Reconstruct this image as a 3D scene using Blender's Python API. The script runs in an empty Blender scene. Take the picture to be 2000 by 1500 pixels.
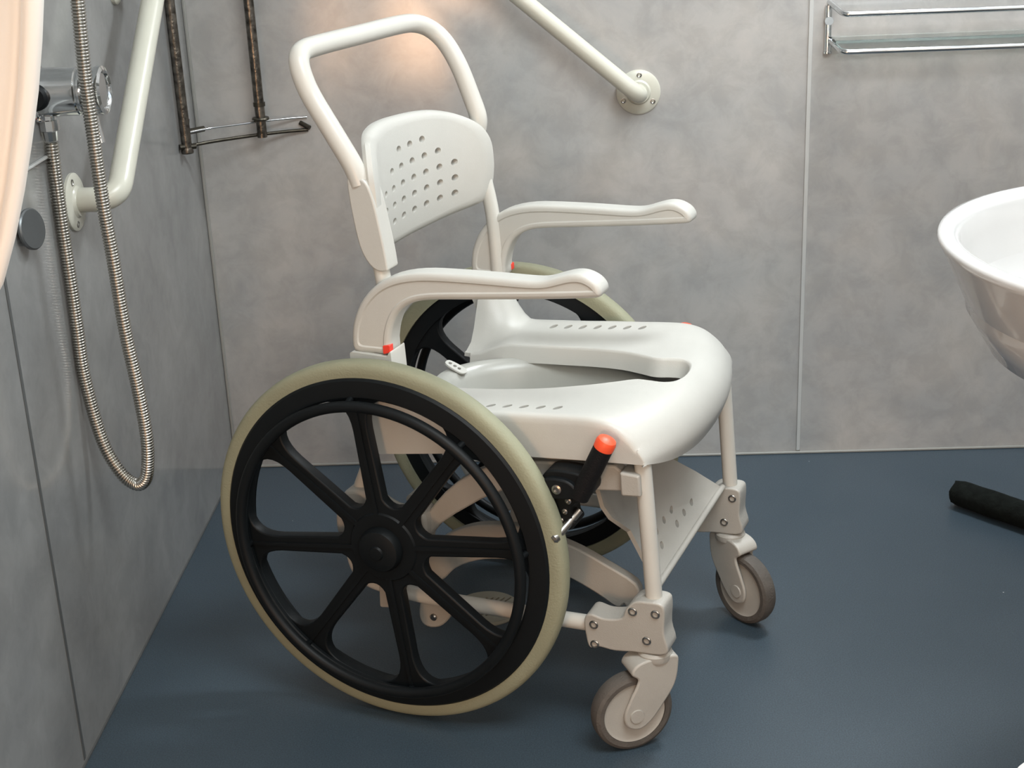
import bpy, bmesh, math, random
from mathutils import Vector, Matrix
random.seed(4)
PI = math.pi
sc = bpy.context.scene
C = sc.collection

# ------------------------------------------------------------ camera
F_PX, PITCH, YAW, ROLL = 2856.7, 0.355936, -0.043160, -0.042851
CAM = Vector((0.77923, -3.07787, 1.33220))
fw = Vector((math.sin(YAW)*math.cos(PITCH), math.cos(YAW)*math.cos(PITCH), -math.sin(PITCH)))
rt = Vector((math.cos(YAW), -math.sin(YAW), 0)); up = rt.cross(fw)
R2 = rt*math.cos(ROLL)+up*math.sin(ROLL); U2 = -rt*math.sin(ROLL)+up*math.cos(ROLL)
cd = bpy.data.cameras.new('camera'); cam = bpy.data.objects.new('camera', cd); C.objects.link(cam)
cd.sensor_width = 36; cd.lens = F_PX/2000*36; cd.clip_start = .02
m = Matrix((R2, U2, -fw)).transposed().to_4x4(); m.translation = CAM
cam.matrix_world = m; sc.camera = cam

# ------------------------------------------------------------ world, light, exposure
w = bpy.data.worlds.new('world'); sc.world = w; w.use_nodes = True
w.node_tree.nodes['Background'].inputs[0].default_value = (.75, .85, 1, 1)
w.node_tree.nodes['Background'].inputs[1].default_value = .5
sc.view_settings.view_transform = 'Standard'; sc.view_settings.look = 'None'
sc.view_settings.gamma = 1; sc.view_settings.use_curve_mapping = False
sc.view_settings.exposure = 0.12
def area(name, loc, target, sx, sy, power, col):
    l = bpy.data.lights.new(name, 'AREA'); l.shape = 'RECTANGLE'; l.size = sx; l.size_y = sy
    l.energy = power; l.color = col
    o = bpy.data.objects.new(name, l); C.objects.link(o); o.location = loc
    o.rotation_euler = (Vector(target)-Vector(loc)).to_track_quat('-Z', 'Y').to_euler()
    return o
# daylight through the window high in the right wall, and the lit room behind the photographer
area('window_daylight', (1.93, -1.05, 1.72), (0.95, -.75, .55), 1.4, .85, 3, (.90, .96, 1))
area('added_wall_light', (1.62, -.30, 2.34), (1.62, -.22, 0), .5, .3, 30, (.92, .97, 1))  # added light without a fixture, brightens the back wall at upper right
area('rooflight', (1.22, -1.9, 2.33), (1.15, -1.2, 0), 1.1, 1.1, 50, (.92, .98, 1))
area('doorway_light', (1.25, -3.95, 1.55), (.9, -1, .4), 1.3, 1.3, 27, (1, .87, .75))
area('warm_reflection_light', (.20, -3.3, .66), (.40, -1.0, .72), .30, .50, 11.0, (1, .56, .30))  # added warm light for the orange wall reflection and beige near sides

# ------------------------------------------------------------ materials
def newmat(name):
    mt = bpy.data.materials.new(name); mt.use_nodes = True
    nt = mt.node_tree; return mt, nt, nt.nodes['Principled BSDF']
def N(nt, t, **k):
    n = nt.nodes.new(t)
    for a, b in k.items():
        if a in n.inputs: n.inputs[a].default_value = b
        else: setattr(n, a, b)
    return n
def mat(name, col, rough=.4, metal=0, var=.04, scale=14, bump=0, bscale=300, spec=.5, coat=0):
    mt, nt, b = newmat(name)
    tc = N(nt, 'ShaderNodeTexCoord'); no = N(nt, 'ShaderNodeTexNoise', Scale=scale, Detail=4.)
    nt.links.new(tc.outputs['Object'], no.inputs['Vector'])
    r = N(nt, 'ShaderNodeValToRGB'); e = r.color_ramp.elements
    e[0].position = .3; e[1].position = .7
    e[0].color = (*[c*(1-var) for c in col], 1); e[1].color = (*[min(1, c*(1+var)) for c in col], 1)
    nt.links.new(no.outputs['Fac'], r.inputs['Fac']); nt.links.new(r.outputs['Color'], b.inputs['Base Color'])
    b.inputs['Roughness'].default_value = rough; b.inputs['Metallic'].default_value = metal
    b.inputs['Specular IOR Level'].default_value = spec; b.inputs['Coat Weight'].default_value = coat
    if bump:
        n2 = N(nt, 'ShaderNodeTexNoise', Scale=float(bscale), Detail=3.); bp = N(nt, 'ShaderNodeBump', Strength=bump, Distance=.002)
        nt.links.new(tc.outputs['Object'], n2.inputs['Vector'])
        nt.links.new(n2.outputs['Fac'], bp.inputs['Height']); nt.links.new(bp.outputs['Normal'], b.inputs['Normal'])
    return mt
M = {}
M['plastic'] = mat('off_white_plastic', (.50, .495, .46), .38, var=.02, bump=.12, bscale=700)
M['paint'] = mat('off_white_painted_tube', (.56, .55, .505), .3, var=.02)
M['cast'] = mat('grey_beige_casting', (.39, .375, .34), .42, var=.05, bump=.2, bscale=500)
M['pan'] = mat('grey_translucent_pan', (.37, .37, .34), .3, var=.03)
M['black'] = mat('black_plastic', (.0045, .006, .007), .5, var=.1, spec=.22)
M['grip'] = mat('black_grip', (.005, .005, .006), .6, var=.1, bump=.4, spec=.25)
M['tyre'] = mat('olive_grey_rubber', (.26, .262, .178), .7, var=.08, scale=9, bump=.3)
M['ctyre'] = mat('brown_grey_rubber', (.085, .075, .065), .75, var=.2, scale=30, bump=.5)
M['orange'] = mat('orange_plastic', (.85, .09, .03), .4)
M['red'] = mat('red_plastic', (.75, .05, .03), .4)
M['steel'] = mat('steel_screw', (.35, .34, .32), .3, 1, var=.1)
M['hole'] = mat('dark_socket', (.03, .027, .025), .6)
M['chrome'] = mat('chrome', (.68, .70, .71), .08, 1, var=.02)
M['hose'] = mat('hose_chrome', (.46, .44, .40), .22, 1, var=.08, scale=60)
M['rust'] = mat('tarnished_chrome', (.17, .155, .135), .28, 1, var=.65, scale=70, bump=.4, bscale=160)
M['bronze'] = mat('dark_bronze_wire', (.07, .062, .048), .35, .8, var=.3, scale=60)
M['bar'] = mat('cream_grab_bar', (.55, .545, .47), .28, var=.03)
M['ceramic'] = mat('white_ceramic', (.60, .595, .585), .12, var=.01, coat=.4)
M['foam'] = mat('black_foam', (.006, .008, .007), .95, var=.4, scale=60, bump=1, bscale=120, spec=.15)
M['drain'] = mat('grey_drain_plastic', (.30, .29, .235), .5, var=.08)
M['trim'] = mat('grey_white_trim', (.50, .51, .50), .35)
M['seal'] = mat('pale_sealant', (.30, .30, .28), .5)
M['seam'] = mat('dark_joint', (.085, .09, .09), .5)
M['ceil'] = mat('ceiling_paint', (.75, .75, .73), .8)
M['disc'] = mat('grey_metal_disc', (.13, .14, .145), .35, .6)

def wall_mat(name, c0, c1, c2):
    mt, nt, b = newmat(name)
    tc = N(nt, 'ShaderNodeTexCoord')
    mp = N(nt, 'ShaderNodeMapping'); mp.inputs['Scale'].default_value = (1, 1, 1.0)
    nt.links.new(tc.outputs['Object'], mp.inputs['Vector'])
    n1 = N(nt, 'ShaderNodeTexNoise', Scale=4.0, Detail=7., Roughness=.62, Distortion=.3)
    n2 = N(nt, 'ShaderNodeTexNoise', Scale=15., Detail=8., Roughness=.66, Distortion=.5)
    n3 = N(nt, 'ShaderNodeTexNoise', Scale=160., Detail=3.)
    for n in (n1, n2, n3): nt.links.new(mp.outputs['Vector'], n.inputs['Vector'])
    r1 = N(nt, 'ShaderNodeValToRGB'); e = r1.color_ramp.elements
    e[0].position = .36; e[0].color = (*c0, 1); e[1].position = .64; e[1].color = (*c1, 1)
    r2 = N(nt, 'ShaderNodeValToRGB'); e = r2.color_ramp.elements
    e[0].position = .40; e[0].color = (*[v*1.0 for v in c2], 1); e[1].position = .58; e[1].color = (1, 1, 1, 1)
    mx = N(nt, 'ShaderNodeMix', data_type='RGBA', blend_type='MULTIPLY'); mx.inputs[0].default_value = .55
    nt.links.new(n1.outputs['Fac'], r1.inputs['Fac']); nt.links.new(n2.outputs['Fac'], r2.inputs['Fac'])
    nt.links.new(r1.outputs['Color'], mx.inputs[6]); nt.links.new(r2.outputs['Color'], mx.inputs[7])
    nt.links.new(mx.outputs[2], b.inputs['Base Color'])
    b.inputs['Roughness'].default_value = .15; b.inputs['Specular IOR Level'].default_value = .55
    bp = N(nt, 'ShaderNodeBump', Strength=.02, Distance=.001)
    nt.links.new(n3.outputs['Fac'], bp.inputs['Height']); nt.links.new(bp.outputs['Normal'], b.inputs['Normal'])
    return mt
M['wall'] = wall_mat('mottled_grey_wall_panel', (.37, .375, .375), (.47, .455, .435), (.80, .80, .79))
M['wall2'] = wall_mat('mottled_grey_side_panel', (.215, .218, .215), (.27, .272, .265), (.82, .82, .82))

def floor_mat():
    mt, nt, b = newmat('navy_vinyl_floor')
    tc = N(nt, 'ShaderNodeTexCoord')
    n1 = N(nt, 'ShaderNodeTexNoise', Scale=3., Detail=4.); n2 = N(nt, 'ShaderNodeTexNoise', Scale=420., Detail=2.)
    vo = N(nt, 'ShaderNodeTexVoronoi', Scale=16.)
    for n in (n1, n2, vo): nt.links.new(tc.outputs['Object'], n.inputs['Vector'])
    r1 = N(nt, 'ShaderNodeValToRGB'); e = r1.color_ramp.elements
    e[0].position = .3; e[0].color = (.036, .055, .072, 1); e[1].position = .7; e[1].color = (.043, .063, .081, 1)
    r2 = N(nt, 'ShaderNodeValToRGB'); e = r2.color_ramp.elements
    e[0].position = .35; e[0].color = (.78, .78, .78, 1); e[1].position = .7; e[1].color = (1.3, 1.3, 1.3, 1)
    mx = N(nt, 'ShaderNodeMix', data_type='RGBA', blend_type='MULTIPLY'); mx.inputs[0].default_value = 1
    nt.links.new(n1.outputs['Fac'], r1.inputs['Fac']); nt.links.new(n2.outputs['Fac'], r2.inputs['Fac'])
    nt.links.new(r1.outputs['Color'], mx.inputs[6]); nt.links.new(r2.outputs['Color'], mx.inputs[7])
    # sparse pale crumbs lying on the vinyl
    lt = N(nt, 'ShaderNodeMath', operation='LESS_THAN'); lt.inputs[1].default_value = .022
    nt.links.new(vo.outputs['Distance'], lt.inputs[0])
    sp = N(nt, 'ShaderNodeSeparateColor'); nt.links.new(vo.outputs['Color'], sp.inputs[0])
    gt = N(nt, 'ShaderNodeMath', operation='GREATER_THAN'); gt.inputs[1].default_value = .83
    nt.links.new(sp.outputs[0], gt.inputs[0])
    mu = N(nt, 'ShaderNodeMath', operation='MULTIPLY'); nt.links.new(lt.outputs[0], mu.inputs[0]); nt.links.new(gt.outputs[0], mu.inputs[1])
    m2 = N(nt, 'ShaderNodeMix', data_type='RGBA'); m2.inputs[7].default_value = (.7, .7, .68, 1)
    nt.links.new(mu.outputs[0], m2.inputs[0]); nt.links.new(mx.outputs[2], m2.inputs[6])
    nt.links.new(m2.outputs[2], b.inputs['Base Color'])
    b.inputs['Roughness'].default_value = .42; b.inputs['Specular IOR Level'].default_value = .5
    bp = N(nt, 'ShaderNodeBump', Strength=.25, Distance=.001)
    nt.links.new(n2.outputs['Fac'], bp.inputs['Height']); nt.links.new(bp.outputs['Normal'], b.inputs['Normal'])
    return mt
M['floor'] = floor_mat()
def glass_mat():
    mt, nt, b = newmat('green_shelf_glass')
    b.inputs['Base Color'].default_value = (.80, .92, .90, 1); b.inputs['Transmission Weight'].default_value = 1
    b.inputs['Roughness'].default_value = .03; b.inputs['IOR'].default_value = 1.45
    return mt
M['glass'] = glass_mat()
def cloth_mat():
    mt, nt, b = newmat('white_shower_curtain')
    b.inputs['Base Color'].default_value = (.90, .89, .86, 1); b.inputs['Roughness'].default_value = .55
    tr = N(nt, 'ShaderNodeBsdfTranslucent'); tr.inputs[0].default_value = (.95, .91, .87, 1)
    ms = N(nt, 'ShaderNodeMixShader'); ms.inputs[0].default_value = .45
    wv = N(nt, 'ShaderNodeTexNoise', Scale=900.); bp = N(nt, 'ShaderNodeBump', Strength=.1, Distance=.001)
    nt.links.new(wv.outputs['Fac'], bp.inputs['Height']); nt.links.new(bp.outputs['Normal'], b.inputs['Normal'])
    nt.links.new(b.outputs[0], ms.inputs[1]); nt.links.new(tr.outputs[0], ms.inputs[2])
    nt.links.new(ms.outputs[0], nt.nodes['Material Output'].inputs['Surface'])
    return mt
M['cloth'] = cloth_mat()

# ------------------------------------------------------------ mesh helpers
def finish(me, angle=35):
    for p in me.polygons: p.use_smooth = True
    try: me.set_sharp_from_angle(angle=math.radians(angle))
    except Exception: pass
def obj(name, bm, mt, parent=None, angle=35, recalc=True):
    if recalc: bmesh.ops.recalc_face_normals(bm, faces=bm.faces)
    me = bpy.data.meshes.new(name); bm.to_mesh(me); bm.free()
    me.materials.append(M[mt]); finish(me, angle)
    o = bpy.data.objects.new(name, me); C.objects.link(o)
    if parent: o.parent = parent
    return o
def empty(name, loc, rz=0):
    o = bpy.data.objects.new(name, None); C.objects.link(o); o.location = loc; o.rotation_euler = (0, 0, rz); o.empty_display_size = .05
    return o
def tag(o, label, cat, group=None):
    o['label'] = label; o['category'] = cat
    if group: o['group'] = group
    return o
def struct(o): o['kind'] = 'structure'; return o
def bevel(o, wd, seg=2, ang=30):
    md = o.modifiers.new('bevel', 'BEVEL'); md.width = wd; md.segments = seg; md.limit_method = 'ANGLE'; md.angle_limit = math.radians(ang)
    return o
def subd(o, n=1):
    md = o.modifiers.new('sub', 'SUBSURF'); md.levels = n; md.render_levels = n; return o
def apply_mods(o, angle=35):
    dg = bpy.context.evaluated_depsgraph_get(); dg.update()
    me = bpy.data.meshes.new_from_object(o.evaluated_get(dg))
    old = o.data; o.modifiers.clear(); o.data = me; bpy.data.meshes.remove(old)
    finish(me, angle); return o
def cut(o, bm_cut, angle=35):
    me = bpy.data.meshes.new('c'); bmesh.ops.recalc_face_normals(bm_cut, faces=bm_cut.faces); bm_cut.to_mesh(me); bm_cut.free()
    c = bpy.data.objects.new('c', me); C.objects.link(c)
    par = o.parent; o.parent = None; bpy.context.view_layer.update()
    md = o.modifiers.new('b', 'BOOLEAN'); md.operation = 'DIFFERENCE'; md.solver = 'EXACT'; md.object = c
    apply_mods(o, angle)
    o.parent = par
    bpy.data.objects.remove(c); bpy.data.meshes.remove(me)
    return o
def box(bm, lo, hi, mtx=None):
    vs = [Vector((x, y, z)) for x in (lo[0], hi[0]) for y in (lo[1], hi[1]) for z in (lo[2], hi[2])]
    if mtx: vs = [mtx @ v for v in vs]
    v = [bm.verts.new(p) for p in vs]
    for f in ((0,1,3,2), (4,6,7,5), (0,4,5,1), (2,3,7,6), (0,2,6,4), (1,5,7,3)): bm.faces.new([v[i] for i in f])
    return v
def frame_of(d):
    d = d.normalized(); a = Vector((0, 0, 1)) if abs(d.z) < .9 else Vector((1, 0, 0))
    u = d.cross(a).normalized(); return u, u.cross(d)
def catmull(P, n=8, closed=False):
    P = [Vector(p) for p in P]; out = []; L = len(P)
    rng = L if closed else L-1
    for i in range(rng):
        if closed: a, b, c, d = P[(i-1) % L], P[i], P[(i+1) % L], P[(i+2) % L]
        else: a, b, c, d = P[max(i-1, 0)], P[i], P[i+1], P[min(i+2, L-1)]
        for k in range(n):
            t = k/n
            out.append(.5*((2*b)+(c-a)*t+(2*a-5*b+4*c-d)*t*t+(3*b-a-3*c+d)*t**3))
    if not closed: out.append(P[-1])
    return out
def fillet(P, r, n=8, closed=False):
    """polyline with arcs of radius ~r at inner corners"""
    P = [Vector(p) for p in P]; L = len(P); out = []
    for i in range(L):
        if not closed and i in (0, L-1): out.append(P[i]); continue
        a, b, c = P[(i-1) % L], P[i], P[(i+1) % L]
        rr = r[i] if isinstance(r, (list, tuple)) else r
        u = (a-b); v = (c-b); lu, lv = u.length, v.length; u /= lu; v /= lv
        ang = math.acos(max(-1, min(1, u.dot(v))))
        if ang > PI-.02 or rr <= 0: out.append(b); continue
        t = min(rr/math.tan(ang/2), lu*.49, lv*.49)
        p0, p2 = b+u*t, b+v*t
        for k in range(n+1):
            s = k/n; out.append((1-s)**2*p0+2*s*(1-s)*b*1.0+s*s*p2)
    return out
def tube(bm, path, r, seg=16, sy=1.0, closed=False, upv=None, caps=True):
    """sweep; r number or list; sy squashes along second axis"""
    P = [Vector(p) for p in path]; n = len(P); rings = []
    d0 = (P[1]-P[0]); u, v = frame_of(d0)
    if upv: v = Vector(upv); v = (v-d0.normalized()*v.dot(d0.normalized())).normalized(); u = v.cross(d0.normalized())*-1; u = d0.normalized().cross(v)
    prev = d0.normalized()
    for i, p in enumerate(P):
        if closed: d = (P[(i+1) % n]-P[i-1])
        else: d = P[min(i+1, n-1)]-P[max(i-1, 0)]
        if d.length < 1e-9: d = prev
        d = d.normalized(); q = prev.rotation_difference(d); u = q @ u; v = q @ v; prev = d
        rr = r[i] if isinstance(r, (list, tuple)) else r
        rings.append([bm.verts.new(p+u*math.cos(2*PI*k/seg)*rr+v*math.sin(2*PI*k/seg)*rr*sy) for k in range(seg)])
    for i in range(n if closed else n-1):
        A, B = rings[i], rings[(i+1) % n]
        off = 0
        if closed and i == n-1:
            best = min(range(seg), key=lambda o: (A[0].co-B[o].co).length); off = best
        for k in range(seg):
            bm.faces.new((A[k], A[(k+1) % seg], B[(k+1+off) % seg], B[(k+off) % seg]))
    if caps and not closed:
        bm.faces.new(rings[0][::-1]); bm.faces.new(rings[-1])
    return bm
def lathe(bm, prof, c, axis, seg=48, closed=False):
    """prof: list of (r, h); revolve about axis through c"""
    c = Vector(c); ax = Vector(axis).normalized(); u, v = frame_of(ax); rings = []
    for r, h in prof:
        if r < 1e-6: rings.append([bm.verts.new(c+ax*h)])
        else: rings.append([bm.verts.new(c+ax*h+(u*math.cos(2*PI*k/seg)+v*math.sin(2*PI*k/seg))*r) for k in range(seg)])
    L = len(rings)
    for i in range(L if closed else L-1):
        A, B = rings[i], rings[(i+1) % L]
        for k in range(seg):
            k2 = (k+1) % seg
            if len(A) == 1 and len(B) == 1: continue
            if len(A) == 1: bm.faces.new((A[0], B[k], B[k2]))
            elif len(B) == 1: bm.faces.new((A[k], B[0], A[k2]))
            else: bm.faces.new((A[k], B[k], B[k2], A[k2]))
    if not closed:
        for q in (rings[0], rings[-1]):
            if len(q) > 2: bm.faces.new(q)
    return bm
def prism(bm, poly, fn, t0, t1):
    """poly 2D list; fn(a,b,t)->Vector"""
    A = [bm.verts.new(fn(a, b, t0)) for a, b in poly]; B = [bm.verts.new(fn(a, b, t1)) for a, b in poly]
    n = len(poly); bm.faces.new(A); bm.faces.new(B[::-1])
    for i in range(n): bm.faces.new((A[i], B[i], B[(i+1) % n], A[(i+1) % n]))
    return bm
XZ = lambda a, b, t: Vector((a, t, b))
XY = lambda a, b, t: Vector((a, b, t))
def poly2(P, r=.004, n=4):
    q = fillet([(a, b, 0) for a, b in P], r, n, True); return [(v.x, v.y) for v in q]
def smooth2(P, n=6): return [(v.x, v.y) for v in catmull([(a, b, 0) for a, b in P], n, True)]
def sstep(a, b, x):
    t = max(0, min(1, (x-a)/(b-a))); return t*t*(3-2*t)
def interp(T, x):
    if x <= T[0][0]: return T[0][1]
    for (a, p), (b, q) in zip(T, T[1:]):
        if x <= b: return p+(q-p)*(x-a)/(b-a)
    return T[-1][1]

# ------------------------------------------------------------ the room
RX, RY, RZ = 1.98, -4.1, 2.4
WIN = (-1.80, -.30, 1.25, 2.15)      # window in the right wall: y0 y1 z0 z1
bm = bmesh.new(); box(bm, (-.1, RY-.1, -.1), (RX+.1, .1, 0)); struct(obj('floor', bm, 'floor'))
bm = bmesh.new(); box(bm, (-.1, 0, 0), (RX+.1, .1, RZ)); struct(obj('wall_back', bm, 'wall'))
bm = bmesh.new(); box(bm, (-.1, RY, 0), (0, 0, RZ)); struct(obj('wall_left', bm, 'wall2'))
bm = bmesh.new()
box(bm, (RX, RY, 0), (RX+.1, 0, WIN[2])); box(bm, (RX, RY, WIN[3]), (RX+.1, 0, RZ))
box(bm, (RX, RY, WIN[2]), (RX+.1, WIN[0], WIN[3])); box(bm, (RX, WIN[1], WIN[2]), (RX+.1, 0, WIN[3]))
struct(obj('wall_right', bm, 'wall'))
bm = bmesh.new(); box(bm, (-.1, RY-.1, 0), (RX+.1, RY, RZ)); struct(obj('wall_front', bm, 'ceil'))
bm = bmesh.new(); box(bm, (-.1, RY-.1, RZ), (RX+.1, .1, RZ+.1)); struct(obj('ceiling', bm, 'ceil'))
# window frame
bm = bmesh.new()
box(bm, (RX+.02, WIN[0], WIN[2]), (RX+.07, WIN[1], WIN[2]+.05)); box(bm, (RX+.02, WIN[0], WIN[3]-.05), (RX+.07, WIN[1], WIN[3]))
box(bm, (RX+.02, WIN[0], WIN[2]+.05), (RX+.07, WIN[0]+.05, WIN[3]-.05)); box(bm, (RX+.02, WIN[1]-.05, WIN[2]+.05), (RX+.07, WIN[1], WIN[3]-.05))
box(bm, (RX+.03, (WIN[0]+WIN[1])/2-.02, WIN[2]+.05), (RX+.06, (WIN[0]+WIN[1])/2+.02, WIN[3]-.05))
wf = struct(obj('window_1', bm, 'ceil'))
# joint strips and sealant
JX, SY = 1.2894, -1.1524
bm = bmesh.new(); box(bm, (JX-.0045, -.003, .008), (JX+.0045, .002, RZ)); struct(bevel(obj('trim_1', bm, 'trim'), .001))
bm = bmesh.new(); box(bm, (-.002, SY-.004, .008), (.0012, SY+.004, RZ)); struct(obj('trim_2', bm, 'seam'))
bm = bmesh.new(); box(bm, (0, -.007, 0), (.007, 0, RZ)); struct(bevel(obj('trim_3', bm, 'seal'), .002))
bm = bmesh.new(); box(bm, (.012, -.005, 0), (RX, 0, .006)); struct(bevel(obj('baseboard_back', bm, 'seal'), .002))
bm = bmesh.new(); box(bm, (0, RY, 0), (.003, -.012, .003)); struct(obj('baseboard_left', bm, 'seam'))

# ------------------------------------------------------------ the shower commode wheelchair
PSI = -0.3786
chair = empty('shower_wheelchair', (0.58686, -0.76049, 0), PSI)
tag(chair, 'off-white shower commode wheelchair with large black spoked wheels standing on the navy floor', 'wheelchair')

def drive_wheel(s):
    y0 = s*.2775; face = s*.012; ph = math.radians(7.5)
    c = Vector((0, y0, .305)); ax = Vector((0, s, 0))
    # rim + spokes: 2D curve with holes
    cu = bpy.data.curves.new('w', 'CURVE'); cu.dimensions = '2D'; cu.fill_mode = 'BOTH'
    def spl(pts):
        sp = cu.splines.new('POLY'); sp.points.add(len(pts)-1)
        for q, (a, b) in zip(sp.points, pts): q.co = (a, b, 0, 1)
        sp.use_cyclic_u = True
    spl([(.262*math.cos(2*PI*k/128), .262*math.sin(2*PI*k/128)) for k in range(128)])
    for k in range(8):
        a0 = ph+k*PI/4; ro, ri = .2475, .060; h0, h1 = .0165, .0125   # half spoke widths at hub, rim
        def side(r, sgn, a):
            hh = h0+(h1-h0)*(r/ro)
            q = math.asin(min(.99, hh/r)); return a+sgn*q
        A = []
        p = lambda r, a: (r*math.cos(a), r*math.sin(a), 0)
        a1 = a0+PI/4
        lo, hi = side(ro, 1, a0), side(ro, -1, a1)
        q_ = .046/ro; rs = ro-.054; pts = []
        def bez(a_, b_, c_, n_=8): return [(1-k_/n_)**2*a_+2*(k_/n_)*(1-k_/n_)*b_+(k_/n_)**2*c_ for k_ in range(n_+1)]
        V3 = lambda r, a: Vector(p(r, a))
        pts += bez(V3(rs, side(rs, 1, a0)), V3(ro, lo+.006), V3(ro, lo+q_))
        pts += [V3(ro, lo+q_+(hi-lo-2*q_)*t/8) for t in range(1, 8)]
        pts += bez(V3(ro, hi-q_), V3(ro, hi-.006), V3(rs, side(rs, -1, a1)))
        ri2 = ri+.008; rj = ri+.022
        pts += bez(V3(rj, side(rj, -1, a1)), V3(ri2-.004, a0+PI/8), V3(rj, side(rj, 1, a0)), 6)
        spl([(v.x, v.y) for v in pts])
    cu.extrude = .007; cu.bevel_depth = .003; cu.bevel_resolution = 2; cu.offset = -.003
    t = bpy.data.objects.new('t', cu); C.objects.link(t)
    dg = bpy.context.evaluated_depsgraph_get(); me = bpy.data.meshes.new_from_object(t.evaluated_get(dg))
    bpy.data.objects.remove(t)
    bm = bmesh.new(); bm.from_mesh(me); bpy.data.meshes.remove(me)
    for v in bm.verts: v.co = Vector((v.co.x, y0+s*(.004)+s*v.co.z, .305+v.co.y))
    # outer rim channel
    lathe(bm, [(.2480, -.010), (.2480, .019), (.2515, .0225), (.262, .0215), (.277, .0205), (.2805, .017), (.2805, -.010)], c, ax, 128, True)
    # ribs on the spokes
    for k in range(8):
        a = ph+k*PI/4; d = Vector((math.cos(a), 0, math.sin(a))); n = Vector((-math.sin(a), 0, math.cos(a)))
        for r0, r1, hw in ((.05, .25, .0035),):
            q = [c+d*r0+n*hw+ax*.012, c+d*r1+n*hw*.7+ax*.012, c+d*r1-n*hw*.7+ax*.012, c+d*r0-n*hw+ax*.012]
            vt = [bm.verts.new(v) for v in q]; vb = [bm.verts.new(v+ax*.005) for v in q]
            bm.faces.new(vb)
            for i in range(4): bm.faces.new((vt[i], vt[(i+1) % 4], vb[(i+1) % 4], vb[i]))
    lathe(bm, [(0, -.03), (.034, -.03), (.052, -.02), (.058, -.01), (.060, .012), (.056, .017), (0, .018)], c, ax, 48)
    wh = obj('drive_wheel', bm, 'black', chair, 40); wh['label'] = 'black eight-spoke wheel'
    bm = bmesh.new()
    prof = []
    for k in range(15):
        a = -PI*.62+2*PI*.62*k/14
        prof.append((.289+.016*math.copysign(abs(math.cos(a))**.7, math.cos(a)), .0165*math.copysign(abs(math.sin(a))**.8, math.sin(a))))
    prof = [(.276, -.0155)]+prof+[(.276, .0155)]
    lathe(bm, prof, c, ax, 128, True); t = obj('tyre', bm, 'tyre', wh, 60)
    bm = bmesh.new()
    pts = [c+ax*.040+Vector((math.cos(a), 0, math.sin(a)))*.2435 for a in [2*PI*k/128 for k in range(128)]]
    tube(bm, pts, .0088, 12, closed=True)
    for k in range(8):
        a = ph+k*PI/4; d = Vector((math.cos(a), 0, math.sin(a)))
        tube(bm, [c+d*.250+ax*.012, c+d*.248+ax*.027, c+d*.244+ax*.038], .005, 8)
    obj('push_rim', bm, 'black', wh, 60)
    bm = bmesh.new(); lathe(bm, [(0, .016), (.036, .017), (.037, .026), (.033, .034), (.02, .038), (.012, .038), (.010, .041), (0, .042)], c, ax, 40)
    obj('hub_cap', bm, 'black', wh)
for s in (-1, 1): drive_wheel(s)

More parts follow.
